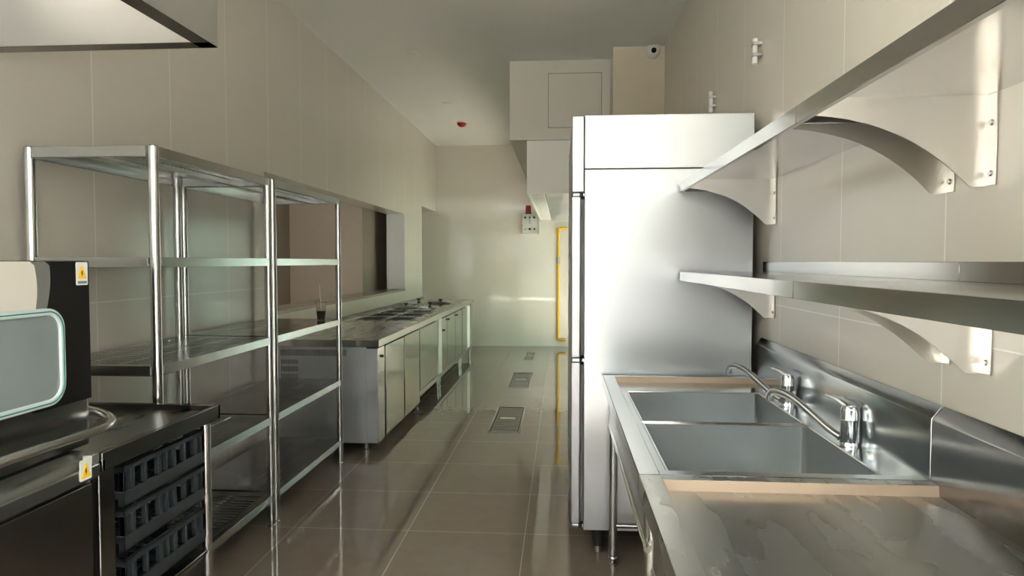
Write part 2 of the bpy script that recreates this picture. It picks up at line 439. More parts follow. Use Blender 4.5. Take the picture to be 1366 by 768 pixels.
# lift handle: tube along the hood's front that bends back round its far corner
pts = [(-1.225, 1.10, .918), (-1.225, 1.80, .925)] 
pts = [(-1.222, 1.10, .940), (-1.222, 1.45, .936), (-1.222, 1.69, .932)] + bez((-1.222, 1.69, .932), (-1.222, 1.79, .931), (-1.245, 1.815, .936), (-1.30, 1.812, .955), 10)[1:] + [(-1.35, 1.807, .968), (-1.40, 1.80, .972)]
MB().tube(pts, .0125, 16).build('lift_handle', 'tube', t)
def warning(parent, y0, y1, z0, z1, x, small_text):
    st = MB().prism(rrect(y0, z0, y1, z1, .004, 4), 'x', x, x + .0015).build('warning_sticker', 'sticker', parent)
    zt = z0 + (z1 - z0) * (.28 if small_text else .12); zz = z1 - (z1 - z0) * .10; ym = (y0 + y1) / 2; hw = (y1 - y0) * .40
    MB().prism([(ym - hw, zt), (ym + hw, zt), (ym, zz)], 'x', x + .0015, x + .002).build('warning_triangle', 'yellow', st)
    q = (zz - zt)
    MB().prism([(ym - .003, zt + q * .52), (ym + .002, zt + q * .60), (ym + .001, zt + q * .40), (ym + .004, zt + q * .40), (ym - .002, zt + q * .12), (ym - .001, zt + q * .33), (ym - .004, zt + q * .33)], 'x', x + .002, x + .0024).build('lightning_bolt', 'sign_dark', st)
    if small_text:
        MB().box((x + .0015, ym - hw, z0 + .004), (x + .002, ym + hw, z0 + .011)).build('print_bar', 'sign_blue', st, smooth=False)
warning(hd, 1.738, 1.782, 1.312, 1.374, HX + .0042, True)
warning(t, 1.652, 1.695, .808, .862, -1.2345, False)
MB().box((-1.262, 1.700, .838), (-1.236, 1.73, .864)).build('end_plate', 'hood_in', t, .002)

# ------------------------------------------------------------------ dish table with three racks below
t = thing('dish_table', 'steel dish table with raised rim between the dishwasher and the tall racks', 'table', (-1.63, 2.08, 0))
ty0, ty1, tx0, tx1, tz = 1.737, 2.375, -2.02, -1.232, .86
m = MB()
m.box((tx1 - .0, ty0, tz - .052), (tx1 - .018, ty1, tz)); m.box((tx0, ty0, tz - .052), (tx0 + .018, ty1, tz + .05)); m.box((tx0, ty1 - .018, tz - .052), (tx1, ty1, tz)); m.box((tx0, ty0, tz - .052), (tx1, ty0 + .012, tz - .018))
m.build('rim', 'steel_dark', t, .003)
MB().box((tx0 + .017, ty0 + .01, tz - .026), (tx1 - .017, ty1 - .017, tz - .022)).build('table_top', 'steel_wet', t)
for x, y in ((-1.275, 2.345), (-1.99, 2.345), (-1.99, 1.83)):
    p = MB().tube([(x, y, .03), (x, y, .815)], .0185, 20).build('leg', 'tube', t)
    MB().lathe([(0, 0), (.019, 0), (.019, .006), (.012, .01), (.012, .035), (0, .035)], (x, y, 0), n=16).build('foot', 'black_rubber', p)
MB().box((-1.275, 1.737, .02), (-1.243, 1.80, .81)).build('leg', 'steel_dark', t, .003)
for z in (.6615, .5315, .3815):
    for y in (1.853, 2.325):
        s_ = 1 if y < 2 else -1
        g = MB().box((-1.96, y, z - .002), (-1.27, y + s_ * .002, z + .03)).box((-1.96, y, z - .002), (-1.27, y + s_ * .035, z))
        g.build('rack_guide', 'steel', t, smooth=False)
MB().box((-1.99, 1.85, .33), (-1.262, 2.325, .345)).build('bottom_shelf', 'steel_dark', t, .003)

def dish_rack(label, z):
    x0, x1, y0, y1, h = -1.765, -1.262, 1.868, 2.312, .122
    t = thing('dish_rack', label, 'dish rack', ((x0 + x1) / 2, (y0 + y1) / 2, z), 'grey plastic dish racks under the dish table')
    th = .006
    def side(name, ax):
        a, b = (y0, y1) if ax == 'x' else (x0, x1)
        L = b - a
        segs = [(.00, .02), (.075, .12), (.23, .255), (.385, .43), (.485, .51), (.565, .61), (.715, .74), (.86, .91), (.965, 1.)]
        for p in ((x0, x1) if ax == 'x' else (y0, y1)):
            m = MB()
            s_ = 1 if p in (x0, y0) else -1
            def bx(u0, u1, z0, z1, tk=th):
                if ax == 'x': m.box((p, u0, z0), (p + s_ * tk, u1, z1))
                else: m.box((u0, p, z0), (u1, p + s_ * tk, z1))
            bx(a, b, z, z + .045); bx(a, b, z + .104, z + h); bx(a, b, z + h - .006, z + h, .014); bx(a, b, z, z + .006, .012)
            for f0, f1 in segs:
                bx(a + L * f0, a + L * f1, z + .045, z + .104, .016)
            m.build(name, 'crate', t, .0015, 1)
    side('rack_wall', 'x'); side('rack_wall', 'y')
    m = MB()
    for k in range(9):
        x = x0 + (x1 - x0) * (k + 1) / 10; m.box((x - .003, y0, z + .002), (x + .003, y1, z + .012))
        y = y0 + (y1 - y0) * (k + 1) / 10; m.box((x0, y - .003, z + .003), (x1, y + .003, z + .013))
    m.build('base_grid', 'crate', t, smooth=False)
    return t
dish_rack('topmost of the three grey plastic dish racks, right under the table rim', .662)
dish_rack('middle one of the three grey plastic dish racks under the dish table', .532)
dish_rack('lowest of the three grey plastic dish racks under the dish table', .382)

# ------------------------------------------------------------------ canopy hood over the dishwasher
t = thing('exhaust_canopy_hood', 'small grey steel exhaust hood hung high over the dishwasher', 'hood', (-1.6, 1.6, 2.10))
hx0, hx1, hy0, hy1, hz0, hz1 = -2.04, -1.162, .75, 2.262, 2.10, 2.72
fl = .058
m = MB()
m.box((hx1 - .002, hy0, hz0), (hx1, hy1, hz1)); m.box((hx0, hy1 - .002, hz0), (hx1, hy1, hz1)); m.box((hx0, hy0, hz0), (hx1, hy0 + .002, hz1)); m.box((hx0, hy0, hz0), (hx0 + .002, hy1, hz1))
m.box((hx0, hy0, hz1 - .002), (hx1, hy1, hz1))
m.build('canopy', 'hood', t, smooth=False)
m = MB()
m.box((hx1 - fl, hy0, hz0 - .002), (hx1 - .0005, hy1 - .0005, hz0)); m.box((hx0, hy1 - fl, hz0 - .002), (hx1 - .0005, hy1 - .0005, hz0)); m.box((hx0, hy0, hz0 - .002), (hx1, hy0 + fl, hz0))
m.build('gutter', 'steel_dark', t, smooth=False)
m = MB()
m.box((hx1 - fl, hy0 + fl, hz0), (hx1 - fl + .002, hy1 - fl, hz0 + .035)); m.box((hx0, hy1 - fl - .002, hz0), (hx1 - fl, hy1 - fl, hz0 + .035))
m.build('gutter_lip', 'hood', t, smooth=False)
MB().prism([(hx0 + .004, hz0 + .30), (hx1 - .2, hz1 - .03), (hx1 - .2, hz1 - .02), (hx0 + .004, hz0 + .31)], 'y', hy0 + .01, hy1 - .01).build('inner_baffle', 'hood_in', t)

# ------------------------------------------------------------------ left counter line
CX = -1.30
def knob(parent, x, y, z):
    MB().lathe([(0, 0), (.011, 0), (.011, .006), (.010, .010), (.010, .013), (0, .014)], (x, y, z), 'x', 16).build('lock', 'black_rubber', parent)
# 1: undercounter refrigerator
t = thing('undercounter_refrigerator', 'low steel counter refrigerator with two doors and a vented end panel', 'refrigerator', (-1.68, 5.46, 0))
b0, b1 = 4.765, 6.185
bx0, bx1 = -2.03, -1.388
MB().box((bx0, b0 + .012, .075), (bx1, b1, .765)).build('cabinet', 'steel_dark', t, .002)
# end panel in bands, the vents are real slots
def fnp(u, v): return (u, b0, v)
ne = 46
us = [bx0]; 
for k in range(ne): us += [-2.02 + k * .0106 + .0035, -2.02 + k * .0106 + .0085]
us += [bx1]
hol = {(1 + 2 * k, 1) for k in range(ne)}
m = MB().plate(us, [.688, .70, .746, .765], hol, fnp)
us2 = [bx0]
for k in range(13): us2 += [-2.015 + k * .0098 + .003, -2.015 + k * .0098 + .0075]
us2 += [bx1]
vs2 = [.42, .475, .515, .53, .57, .585, .625, .64, .672, .688]
m.plate(us2, vs2, {(1 + 2 * k, j) for k in range(13) for j in (1, 3, 5, 7)}, fnp)
m.plate([bx0, bx1], [.075, .42], set(), fnp)
m.build('end_panel', 'counter_end', t, solid=.0015, smooth=False)
MB().box((bx0 + .003, b0 + .006, .40), (bx1 - .003, b0 + .0125, .76)).build('vent_backing', 'black_hole', t, smooth=False)
cp = MB().box((bx1, b0 - .004, .075), (CX - .004, 4.950, .758)).build('machine_panel', 'counter', t, .002)
knob(cp, CX - .004, 4.87, .69)
MB().box((bx1 + .002, b0 - .0065, .077), (CX - .006, b0 - .0035, .756)).build('corner_trim', 'counter_end', cp, .001)  # sheet added to paint the panel's near side as lit
for d0, d1 in ((4.978, 5.560), (5.588, 6.178)):
    d = MB().box((bx1 + .016, d0, .080), (CX, d1, .755)).build('door', 'counter', t, .004)
    MB().box((bx1, d0 + .008, .088), (bx1 + .017, d1 - .008, .747)).build('gasket', 'gasket', d, smooth=False)
for x in (-1.42, -1.97):
    for y in (4.86, 5.47, 6.11):
        MB().lathe([(0, 0), (.02, 0), (.02, .008), (.013, .012), (.013, .05), (.019, .054), (.019, .078), (0, .078)], (x, y, 0), n=16).build('leg', 'tube', t)
# 2, 3, 4: the hot line
def low_unit(name, label, y0, y1, doors, knobs, strip=None, z0=.125, open_end=False):
    t = thing(name, label, 'cabinet', (-1.68, (y0 + y1) / 2, 0), 'cabinets of the left counter line')
    MB().box((-2.03, y0 + .002, z0), (CX - .028, y1 - .002, .765)).build('cabinet', 'steel_dark', t, .002)
    MB().box((CX - .026, y0 + .002, z0), (CX - .002, y1 - .002, z0 + .045)).build('bottom_rail', 'steel_y', t, .002)
    for (a, b), kz in zip(doors, knobs):
        d = MB().box((CX - .026, a + .012, z0 + .052), (CX - .002, b - .012, .752)).build('door', 'counter', t, .003)
        if kz:
            MB().box((CX - .002, a + .02, kz - .008), (CX + .018, a + .10, kz + .01)).build('handle', 'black_rubber', d, .004)
    if strip:
        MB().box((CX - .026, strip[0], z0 + .048), (CX + .004, strip[1], .762)).build('corner_post', 'hood_white', t, .003)  # pale strip painting a bright reflection on the front
    for x in (-1.345, -1.97):
        for y in (y0 + .06, y1 - .06):
            MB().lathe([(0, 0), (.02, 0), (.02, .008), (.012, .012), (.012, .04), (.019, .044), (.019, z0 + .004), (0, z0 + .004)], (x, y, 0), n=16).build('leg', 'tube', t)
    return t
low_unit('base_cabinet', 'low steel cabinet with a wide blank front panel and bright post, beside the counter refrigerator', 6.195, 7.36, [(6.2, 7.10)], [None], (7.12, 7.34))
low_unit('base_cabinet', 'low steel cabinet with black-handled doors, middle of the counter line', 7.37, 8.92, [(7.38, 7.70), (7.70, 8.32), (8.32, 8.91)], [.62, .715, .715])
low_unit('base_cabinet', 'low steel cabinet ending the counter line next to the back wall doorway', 8.93, 9.97, [(8.935, 9.36), (9.62, 9.96)], [None, None], (9.39, 9.60))
# continuous worktop
wt = thing('worktop', 'long brushed steel worktop running over the left counter line', 'worktop', (-1.66, 7.35, .772))
wells = []
xs = [-2.035, -1.955, -1.715, -1.665, -1.425, -1.288]
ys = [4.725]; rows = [(6.38, 6.66), (6.86, 7.14), (7.32, 7.60)]
for a, b in rows: ys += [a, b]
ys += [9.985]
holes = {(i, 1 + 2 * j) for i in (1, 3) for j in range(3)}
MB().plate(xs, ys, holes, lambda u, v: (u, v, .82)).build('top_sheet', 'steel_wet', wt, smooth=False)
m = MB()
m.box((-1.292, 4.725, .772), (-1.288, 9.985, .8205)); m.box((-2.035, 4.725, .772), (-1.288, 4.729, .8205)); m.box((-2.035, 9.981, .772), (-1.288, 9.985, .8205)); m.box((-2.035, 4.73, .772), (-1.29, 9.98, .775))
m.build('front_edge', 'steel_y', wt, smooth=False)
MB().box((-2.042, 4.725, .80), (-2.034, 9.985, .862)).build('upstand', 'steel_y', wt, .002)
for i in (1, 3):
    for a, b in rows:
        x0, x1 = xs[i], xs[i + 1]
        pan = MB()
        pan.box((x0 - .012, a - .012, .8203), (x1 + .012, a + .006, .826)); pan.box((x0 - .012, b - .006, .8203), (x1 + .012, b + .012, .826)); pan.box((x0 - .012, a, .8203), (x0 + .006, b, .826)); pan.box((x1 - .006, a, .8203), (x1 + .012, b, .826))
        pan.box((x0, a, .776), (x1, b, .782)); 
        for p in ((x0, a, x0 + .002, b), (x1 - .002, a, x1, b), (x0, a, x1, a + .002), (x0, b - .002, x1, b)): pan.box((p[0], p[1], .778), (p[2], p[3], .8203))
        o = pan.build('pan_well', 'well', None, .001, 1, loc=((x0 + x1) / 2, (a + b) / 2, .82))
        ordn = {0: 'nearest', 1: 'middle', 2: 'farthest'}[rows.index((a, b))]
        side = 'beside the wall' if i == 1 else 'along the aisle edge'
        tag(o, 'dark recessed pan %s, %s of its three in the steel worktop' % (side, {'nearest': 'first', 'middle': 'second', 'farthest': 'last'}[ordn]), 'pan', 'recessed pans in the worktop')
def lid(x, y, r, label, tall):
    o = thing('pot_lid', label, 'lid', (x, y, .8215), 'round lids on the hot line')
    MB().lathe([(0, .0), (r, .0), (r + .006, .006), (r + .006, .010), (r * .93, .014), (r * .6, .026), (r * .2, .031), (0, .032)], (x, y, .8215)).build('lid_dome', 'well' if not tall else 'tube', o)
    h = .03 + (.02 if tall else 0)
    MB().lathe([(0, .03), (.012, .03), (.012, .03 + h * .5), (.026, .036 + h * .5), (.026, .05 + h * .5), (.0, .054 + h * .5)], (x, y, .8215), n=20).build('lid_knob', 'black_rubber', o)
lid(-1.84, 7.98, .15, 'round dark pot lid on the worktop just behind the recessed pans, wall side', False)
lid(-1.56, 8.02, .12, 'small shiny round pot lid just behind the recessed pans, aisle side', True)
lid(-1.86, 8.80, .14, 'round shiny pot lid farthest along the worktop, wall side', True)
lid(-1.58, 8.84, .13, 'round dark pot lid farthest along the worktop, aisle side', False)

# ------------------------------------------------------------------ floor drain grates
def grate(label, x0, x1, y0, y1, nb):
    t = thing('floor_drain_grate', label, 'drain grate', ((x0 + x1) / 2, (y0 + y1) / 2, 0), 'floor drain grates along the aisle')
    m = MB()
    m.box((x0, y0, 0), (x0 + .016, y1, .006)); m.box((x1 - .016, y0, 0), (x1, y1, .006)); m.box((x0, y0, 0), (x1, y0 + .016, .006)); m.box((x0, y1 - .016, 0), (x1, y1, .006))
    m.build('frame', 'grate', t, .001, 1)
    m = MB(); p = (y1 - y0 - .07) / nb
    for k in range(nb):
        y = y0 + .035 + k * p
        m.box((x0 + .03, y, .001), (x1 - .03, y + p * .52, .005))
    for x in (x0 + .026, x1 - .03): m.box((x, y0 + .03, .001), (x + .006, y1 - .03, .0055))
    m.build('bars', 'grate', t, smooth=False)
    MB().box(((x0 + x1) / 2 - .07, (y0 + y1) / 2 - .03, .001), ((x0 + x1) / 2 + .06, (y0 + y1) / 2 + .03, .0062)).build('lift_plate', 'tube', t, .001)
    MB().box((x0 + .005, y0 + .005, .0), (x1 - .005, y1 - .005, .0012)).build('trench', 'black_hole', t, smooth=False)  # thin black sheet in place of the shaded hollow under the bars
grate('slotted steel drain grate in the aisle floor closest to the tall racks', -.592, -.330, 5.43, 6.41, 15)
grate('slotted steel drain grate, second along the aisle', -.590, -.345, 7.40, 8.41, 15)
grate('small slotted steel drain grate in front of the back wall', -.525, -.395, 9.52, 10.30, 11)

# ------------------------------------------------------------------ back wall fittings
t = thing('alarm_control_box', 'pale grey control box with buttons and a red beacon on the back wall', 'control box', (-.51, YB, 1.98))
MB().box((-.632, YB - .09, 1.824), (-.389, YB - .001, 2.14)).build('box', 'panel', t, .006)
for x, z, mt in ((-.585, 2.085, 'black_rubber'), (-.51, 2.085, 'sign_dark'), (-.44, 2.085, 'black_rubber'), (-.51, 2.04, 'brass'), (-.51, 2.00, 'brass'), (-.58, 1.89, 'brass'), (-.51, 1.90, 'black_rubber'), (-.435, 1.90, 'red')):
    MB().lathe([(0, 0), (.018, 0), (.018, -.008), (.012, -.016), (0, -.016)], (x, YB - .09, z), 'y', 16).build('button', mt, t)
bc = MB().lathe([(0, 0), (.047, 0), (.047, .035), (0, .035)], (-.535, YB - .05, 2.14)).build('beacon_base', 'sign_dark', t)
MB().lathe([(.044, 0), (.044, .09), (.036, .105), (0, .108)], (-.535, YB - .05, 2.175)).build('beacon_lens', 'red_lens', bc)
pts = [(-.405, YB - .04, 2.188), (-.378, YB - .04, 2.188), (-.364, YB - .04, 2.18), (-.358, YB - .04, 2.16), (-.357, YB - .04, 2.05)]
o = MB().tube(pts + [(-.352, YB - .04, 1.80)], .013, 12).build('flexible_conduit', 'pvc', None, loc=(-.37, YB, 1.98)); tag(o, 'pale flexible conduit curving down beside the control box', 'conduit')
t = thing('gas_pipe', 'thin yellow gas pipe standing upright against the back wall', 'pipe', (-.05, YB, .1))
MB().tube([(.07, YB - .04, .112), (-.03, YB - .04, .112), (-.05, YB - .04, .13), (-.05, YB - .04, 1.88), (-.03, YB - .04, 1.905), (.09, YB - .04, 1.915)], .021, 14).build('pipe', 'gas', t)
MB().lathe([(0, -.04), (.03, -.04), (.03, .04), (0, .04)], (-.05, YB - .04, 1.875), n=16).build('elbow', 'gas', t)
vv = MB().lathe([(0, -.05), (.027, -.05), (.034, 0), (.027, .05), (0, .05)], (-.05, YB - .04, 1.40), n=16).build('valve', 'brass', t)
MB().box((-.05, YB - .10, 1.39), (-.02, YB - .06, 1.41)).build('valve_lever', 'gas', vv, .002)
for z in (.5, 1.1, 1.7):
    MB().box((-.078, YB - .045, z), (-.022, YB - .001, z + .02)).build('clip', 'brass', t, .002)

# ------------------------------------------------------------------ cooking line hood under the bulkhead
t = thing('cooking_line_hood', 'large pale exhaust hood under the bulkhead above the cooking end', 'hood', (.28, 8.7, 2.02))
x0, x1, y0, y1, z0, z1 = -.330, .87, 6.50, YB - .01, 2.02, 2.518
MB().box((x0, y0, z0), (x1, y0 + .02, z1)).build('end_plate', 'hood_white', t, .002)
m = MB(); m.box((x0, y0 + .02, z0), (x0 + .004, y1, z1)); m.box((x0, y1 - .004, z0), (x1, y1, z1)); m.box((x0, y0 + .02, z1 - .006), (x1, y1, z1)); m.box((x1 - .004, y0 + .02, z0), (x1, y1, z1))
m.build('canopy', 'hood_in', t, smooth=False)
us = [x0 + .006]
for k in range(5): us += [x0 + .020 + k * .027, x0 + .036 + k * .027]
us += [x0 + .165]
vs = [y0 + .022]; ny = 84; p = (y1 - y0 - .12) / ny
for k in range(ny): vs += [y0 + .06 + k * p, y0 + .06 + k * p + p * .55]
vs += [y1 - .006]
gap = {k for k in range(ny) if k % 12 == 11}
MB().plate(us, vs, {(1 + 2 * i, 1 + 2 * j) for i in range(5) for j in range(ny) if j not in gap}, lambda u, v: (u, v, z0 + .03)).build('perforated_panel', 'hood_white', t, solid=.002, smooth=False)
MB().box((x0 + .006, y0 + .022, z0 + .06), (x0 + .165, y1 - .006, z0 + .064)).build('panel_backing', 'gasket', t, smooth=False)  # dark sheet added so the holes show as shaded
for z in (2.33, 2.365):
    MB().lathe([(0, 0), (.014, 0), (.014, -.01), (0, -.012)], (.082, y0, z), 'y', 12).build('bolt', 'black_rubber', t)

# ------------------------------------------------------------------ tall refrigerator
t = thing('upright_refrigerator', 'tall pale steel upright refrigerator standing beyond the sink', 'refrigerator', (.48, 3.8, 0))
fx0, fx1, fy0, fy1 = .104, .857, 3.135, 4.50
MB().box((fx0, fy0, .133), (fx1, fy1, 1.794)).build('cabinet', 'fridge', t, .003)
MB().box((fx0, fy0, 1.797), (fx1, fy1, 2.038)).build('top_housing', 'fridge', t, .003)
MB().box((.047, fy0 + .006, 1.692), (fx0 - .002, fy1 - .006, 2.036)).build('header_panel', 'door_white', t, .004)
for a, b in ((fy0 + .008, 3.81), (3.82, fy1 - .008)):
    for c, d in ((.932, 1.672), (.160, .912)):
        dr = MB().box((.045, a, c), (.088, b, d)).build('door', 'door_white', t, .006, 3)
        MB().box((.086, a + .012, c + .012), (fx0, b - .012, d - .012)).build('gasket', 'gasket', dr, smooth=False)
        yy = b - .05 if a < 3.5 else a + .05
        MB().box((.040, yy - .012, (c + d) / 2 - .13), (.0455, yy + .012, (c + d) / 2 + .13)).build('handle', 'chrome', dr, .004)
    for z in (1.681, .922, .150):
        hy = fy0 + .03 if a < 3.5 else fy1 - .03
        h = MB().box((.052, hy - .02, z - .006), (fx0 + .004, hy + .02, z + .006)).build('hinge', 'chrome', t, .002)
        MB().lathe([(0, -.009), (.012, -.009), (.012, .009), (0, .009)], (.090, hy - .012, z), n=12).build('hinge_pin', 'black_rubber', h)
for x in (.178, .79):
    for y in (3.225, 4.40):
        f = MB().lathe([(0, .028), (.022, .03), (.028, .06), (.034, .135), (0, .135)], (x, y, 0), n=20).build('foot', 'black_rubber', t)
        MB().lathe([(0, 0), (.018, 0), (.018, .03), (0, .031)], (x, y, 0), n=16).build('foot_pad', 'brass', f)

# ------------------------------------------------------------------ sink bench and drainer table
def bench(name, label, cat, y0, y1, bowls, legs):
    X0, X1, Z, D = .188, .868, .86, .026
    t = thing(name, label, cat, (.53, (y0 + y1) / 2, 0))
    rf = .052; rn = .036
    # raised rim, mitred look in one sheet with the stepped inner edge
    m = MB()
    m.box((X0, y0, Z - .003), (X0 + rf, y1, Z)); m.box((X0 + rf, y0, Z - .003), (X1, y0 + rn, Z)); m.box((X0 + rf, y1 - rn, Z - .003), (X1, y1, Z))
    m.box((X0, y0, Z - .05), (X0 + .003, y1, Z)); m.box((X0, y1 - .003, Z - .05), (X1, y1, Z)); m.box((X0, y0, Z - .05), (X1, y0 + .003, Z))
    # step faces, a little sloped
    m.prism([(X0 + rf - .002, Z - .002), (X0 + rf, Z), (X0 + rf + .008, Z - D), (X0 + rf + .004, Z - D)], 'y', y0 + rn, y1 - rn)
    m.prism([(y0 + rn - .002, Z - .002), (y0 + rn, Z), (y0 + rn + .008, Z - D), (y0 + rn + .004, Z - D)], 'x', X0 + rf, X1)
    m.build('rim', 'steel_wet' if not bowls else 'splash', t, .0012, 1)
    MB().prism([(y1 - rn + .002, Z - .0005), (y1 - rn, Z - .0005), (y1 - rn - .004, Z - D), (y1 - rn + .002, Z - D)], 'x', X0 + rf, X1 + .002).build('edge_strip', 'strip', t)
    a, b, c, d = X0 + rf + .004, X1, y0 + rn + .004, y1 - rn + .001
    us = [a] + ([bowls[0][0], bowls[0][1]] if bowls else []) + [b]
    vs = [c]
    for q in bowls: vs += [q[2], q[3]]
    vs += [d]
    holes = {(1, 1 + 2 * k) for k in range(len(bowls))}
    MB().plate(us, vs, holes, lambda u, v: (u, v, Z - D)).build('top_sheet', 'splash' if bowls else 'steel_wet', t, solid=.0016, smooth=False)
    for bx0, bx1, by0, by1 in bowls:
        zb = .575
        mm = MB().box((bx0 - .001, by0 - .001, zb), (bx1 + .001, by1 + .001, Z - D - .0005))
        top = [f for f in mm.bm.faces if all(abs(v.co.z - (Z - D - .0005)) < 1e-5 for v in f.verts)]
        bmesh.ops.delete(mm.bm, geom=top, context='FACES')
        eds = [e for e in mm.bm.edges if not all(abs(v.co.z - (Z - D - .0005)) < 1e-5 for v in e.verts)]
        bmesh.ops.bevel(mm.bm, geom=eds, offset=.022, segments=5, affect='EDGES', profile=.5)
        bw = mm.build('bowl', 'bowl', t)
        # thin rolled edge round the opening
        ed = MB()
        for (p, q) in (((bx0 - .004, by0 - .004), (bx1 + .004, by0 - .004)), ((bx0 - .004, by1 + .004), (bx1 + .004, by1 + .004)), ((bx0 - .004, by0), (bx0 - .004, by1)), ((bx1 + .004, by0), (bx1 + .004, by1))):
            ed.tube([(p[0], p[1], Z - D + .001), (q[0], q[1], Z - D + .001)], .0035, 8)
        ed.build('bowl_edge', 'tube', bw)
        MB().lathe([(0, .002), (.03, .002), (.043, .004), (.045, .001)], ((bx0 + bx1) / 2, (by0 + by1) / 2, zb), n=24).build('drain', 'chrome', bw)
    # upstand against the wall with a sloping top
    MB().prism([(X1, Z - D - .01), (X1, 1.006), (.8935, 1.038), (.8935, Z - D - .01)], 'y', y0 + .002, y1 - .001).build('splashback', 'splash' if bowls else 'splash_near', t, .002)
    # valance with a rolled hem, legs and rails
    MB().box((.218, y0 + .08, .645), (.221, y1 - .05, Z - .045)).build('valance', 'steel_y', t)
    MB().tube([(.222, y0 + .08, .642), (.222, y1 - .05, .642)], .011, 14).build('front_rail', 'tube', t)
    for y in legs:
        for x in (.236, .84):
            l = MB().tube([(x, y, .045), (x, y, .815)], .019, 20).build('leg', 'tube', t)
            MB().lathe([(0, 0), (.017, 0), (.018, .012), (.012, .016), (.012, .034), (.0225, .036), (.0225, .042), (.0195, .046), (0, .047)], (x, y, 0), n=20).build('foot', 'tube', l)
        MB().tube([(.236, y, .185), (.84, y, .185)], .0125, 14).build('end_rail', 'tube', t)
    MB().tube([(.84, y0 + .1, .185), (.84, y1 - .06, .185)], .0125, 14).build('back_rail', 'tube', t)
    return t
bench('sink_bench', 'steel double sink bench under the wall shelves, next to the tall refrigerator', 'sink', 1.658, 3.118, [(.278, .803, 1.755, 2.288), (.278, .803, 2.318, 2.845)], (3.07, 1.78))
bench('drainer_table', 'wet steel worktable with a raised rim in front of the double sink', 'table', .25, 1.656, [], (1.54, .34))

def faucet(label, x, y):
    z = .8352
    t = thing('faucet', label, 'faucet', (x, y, z), 'chrome mixer faucets at the double sink')
    bd = MB().lathe([(0, 0), (.0262, 0), (.0262, .004), (.0245, .010), (.0235, .014), (.0235, .078), (.0245, .080), (.0235, .083), (.0235, .108), (.019, .118), (0, .120)], (x, y, z), n=28).build('body', 'chrome', t)
    sp = [(x - .018, y + .016, z + .022)] + bez((x - .03, y + .03, z + .03), (x - .07, y + .085, z + .062), (x - .11, y + .15, z + .128), (x - .150, y + .195, z + .122), 14) + bez((x - .150, y + .195, z + .122), (x - .158, y + .205, z + .120), (x - .163, y + .21, z + .114), (x - .164, y + .212, z + .10), 5)[1:] + [(x - .164, y + .212, z + .088)]
    MB().tube(sp, [.012] * (len(sp) - 3) + [.0125, .0135, .0135], 16).build('spout', 'chrome', t)
    lv = bez((x, y, z + .112), (x - .004, y + .05, z + .126), (x - .004, y + .10, z + .120), (x - .004, y + .165, z + .118), 10)
    MB().tube(lv, [.013, .012, .011, .010, .009, .008, .007, .007, .006, .006, .005], 14).build('lever', 'chrome', t)
    return t
faucet('chrome mixer faucet over the sink bowl nearer the drainer table', .841, 2.05)
faucet('chrome mixer faucet over the sink bowl next to the refrigerator', .841, 2.60)

# ------------------------------------------------------------------ wall shelves with curved brackets
def wall_shelf(label, y0, y1, z, brk):
    X0, X1 = .528, .893; h = .040
    t = thing('wall_shelf', label, 'shelf', ((X0 + X1) / 2, (y0 + y1) / 2, z), 'steel wall shelves above the sink')
    MB().box((X0 + .001, y0 + .001, z - .003), (X1, y1 - .001, z)).build('shelf_board', 'shelf', t, .0008, 1)
    m = MB()
    m.box((X0, y0, z - h), (X0 + .002, y1, z)); m.box((X0, y0, z - h), (X0 + .014, y1, z - h + .0016))
    m.box((X0, y1 - .002, z - h), (X1, y1, z)); m.box((X0, y0, z - h), (X1, y0 + .002, z))
    m.build('lip', 'shelf', t, .0008, 1)
    MB().box((X1 - .003, y0, z), (X1, y1, z + .044)).build('upstand', 'shelf', t, .0008, 1)
    for yb in brk:
        zt = z - .003
        prof = [(.893, zt), (.893, zt - .190), (.868, zt - .192)] + arc(.868, zt - .170, .022, 270, 215, 5)
        a = prof[-1]
        curve = bez((a[0], 0, a[1]), (.80, 0, zt - .135), (.72, 0, zt - .052), (X0 + .012, 0, zt - .037), 14)
        prof += [(p.x, p.z) for p in curve[1:]] + [(X0 + .012, zt)]
        b_ = MB().prism(prof, 'y', yb - .0015, yb + .0015).build('bracket', 'bracket', t, smooth=False)
        MB().box((.890, yb - .034, zt - .190), (.893, yb + .001, zt)).build('bracket_flange', 'bracket', b_, .0008, 1)
        for q in (-.165, -.06):
            MB().lathe([(0, -.004), (.005, -.004), (.0065, -.001), (.0065, .0), (0, 0)], (.890, yb - .018, zt + q), 'x', 14).build('screw', 'brass', b_)
    return t
wall_shelf('upper steel wall shelf in front of the refrigerator, bright front lip', 1.602, 3.10, 1.727, (2.965, 1.665))
wall_shelf('upper steel wall shelf above the drainer table, dark front lip overhead', .10, 1.60, 1.727, (1.515, .25))
wall_shelf('lower steel wall shelf over the double sink', 1.602, 3.10, 1.331, (2.965, 1.665))
wall_shelf('lower steel wall shelf at eye level over the drainer table', .10, 1.60, 1.331, (1.515, .25))

# ------------------------------------------------------------------ small fittings
def stub(label, y, z0, z1, s):
    t = thing('pipe_stub', label, 'pipe', (XR - .03, y, z0), 'white pipe stubs on the tiled wall')
    MB().tube([(XR - .03, y, z0), (XR - .03, y, z1)], .012, 14).build('pipe', 'pvc', t)
    for q in (.03, .08): MB().box((XR - .044, y - .016 * s, z0 + q), (XR - .001, y + .022 * s, z0 + q + .014)).build('clip', 'brass', t, .002)
stub('short white pipe stub clipped to the tiled wall just above the refrigerator', 4.09, 2.245, 2.365, 1)
stub('short white pipe stub clipped high on the tiled wall above the upper shelf', 3.18, 2.265, 2.375, -1)
t = thing('dome_camera', 'white dome security camera on the column near the ceiling', 'camera', (.79, 6.12, 3.19))
MB().lathe([(0, 0), (.06, 0), (.06, -.03), (.05, -.04), (0, -.04)], (.79, 6.12, 3.205), 'y', 28).build('base', 'white_plastic', t)
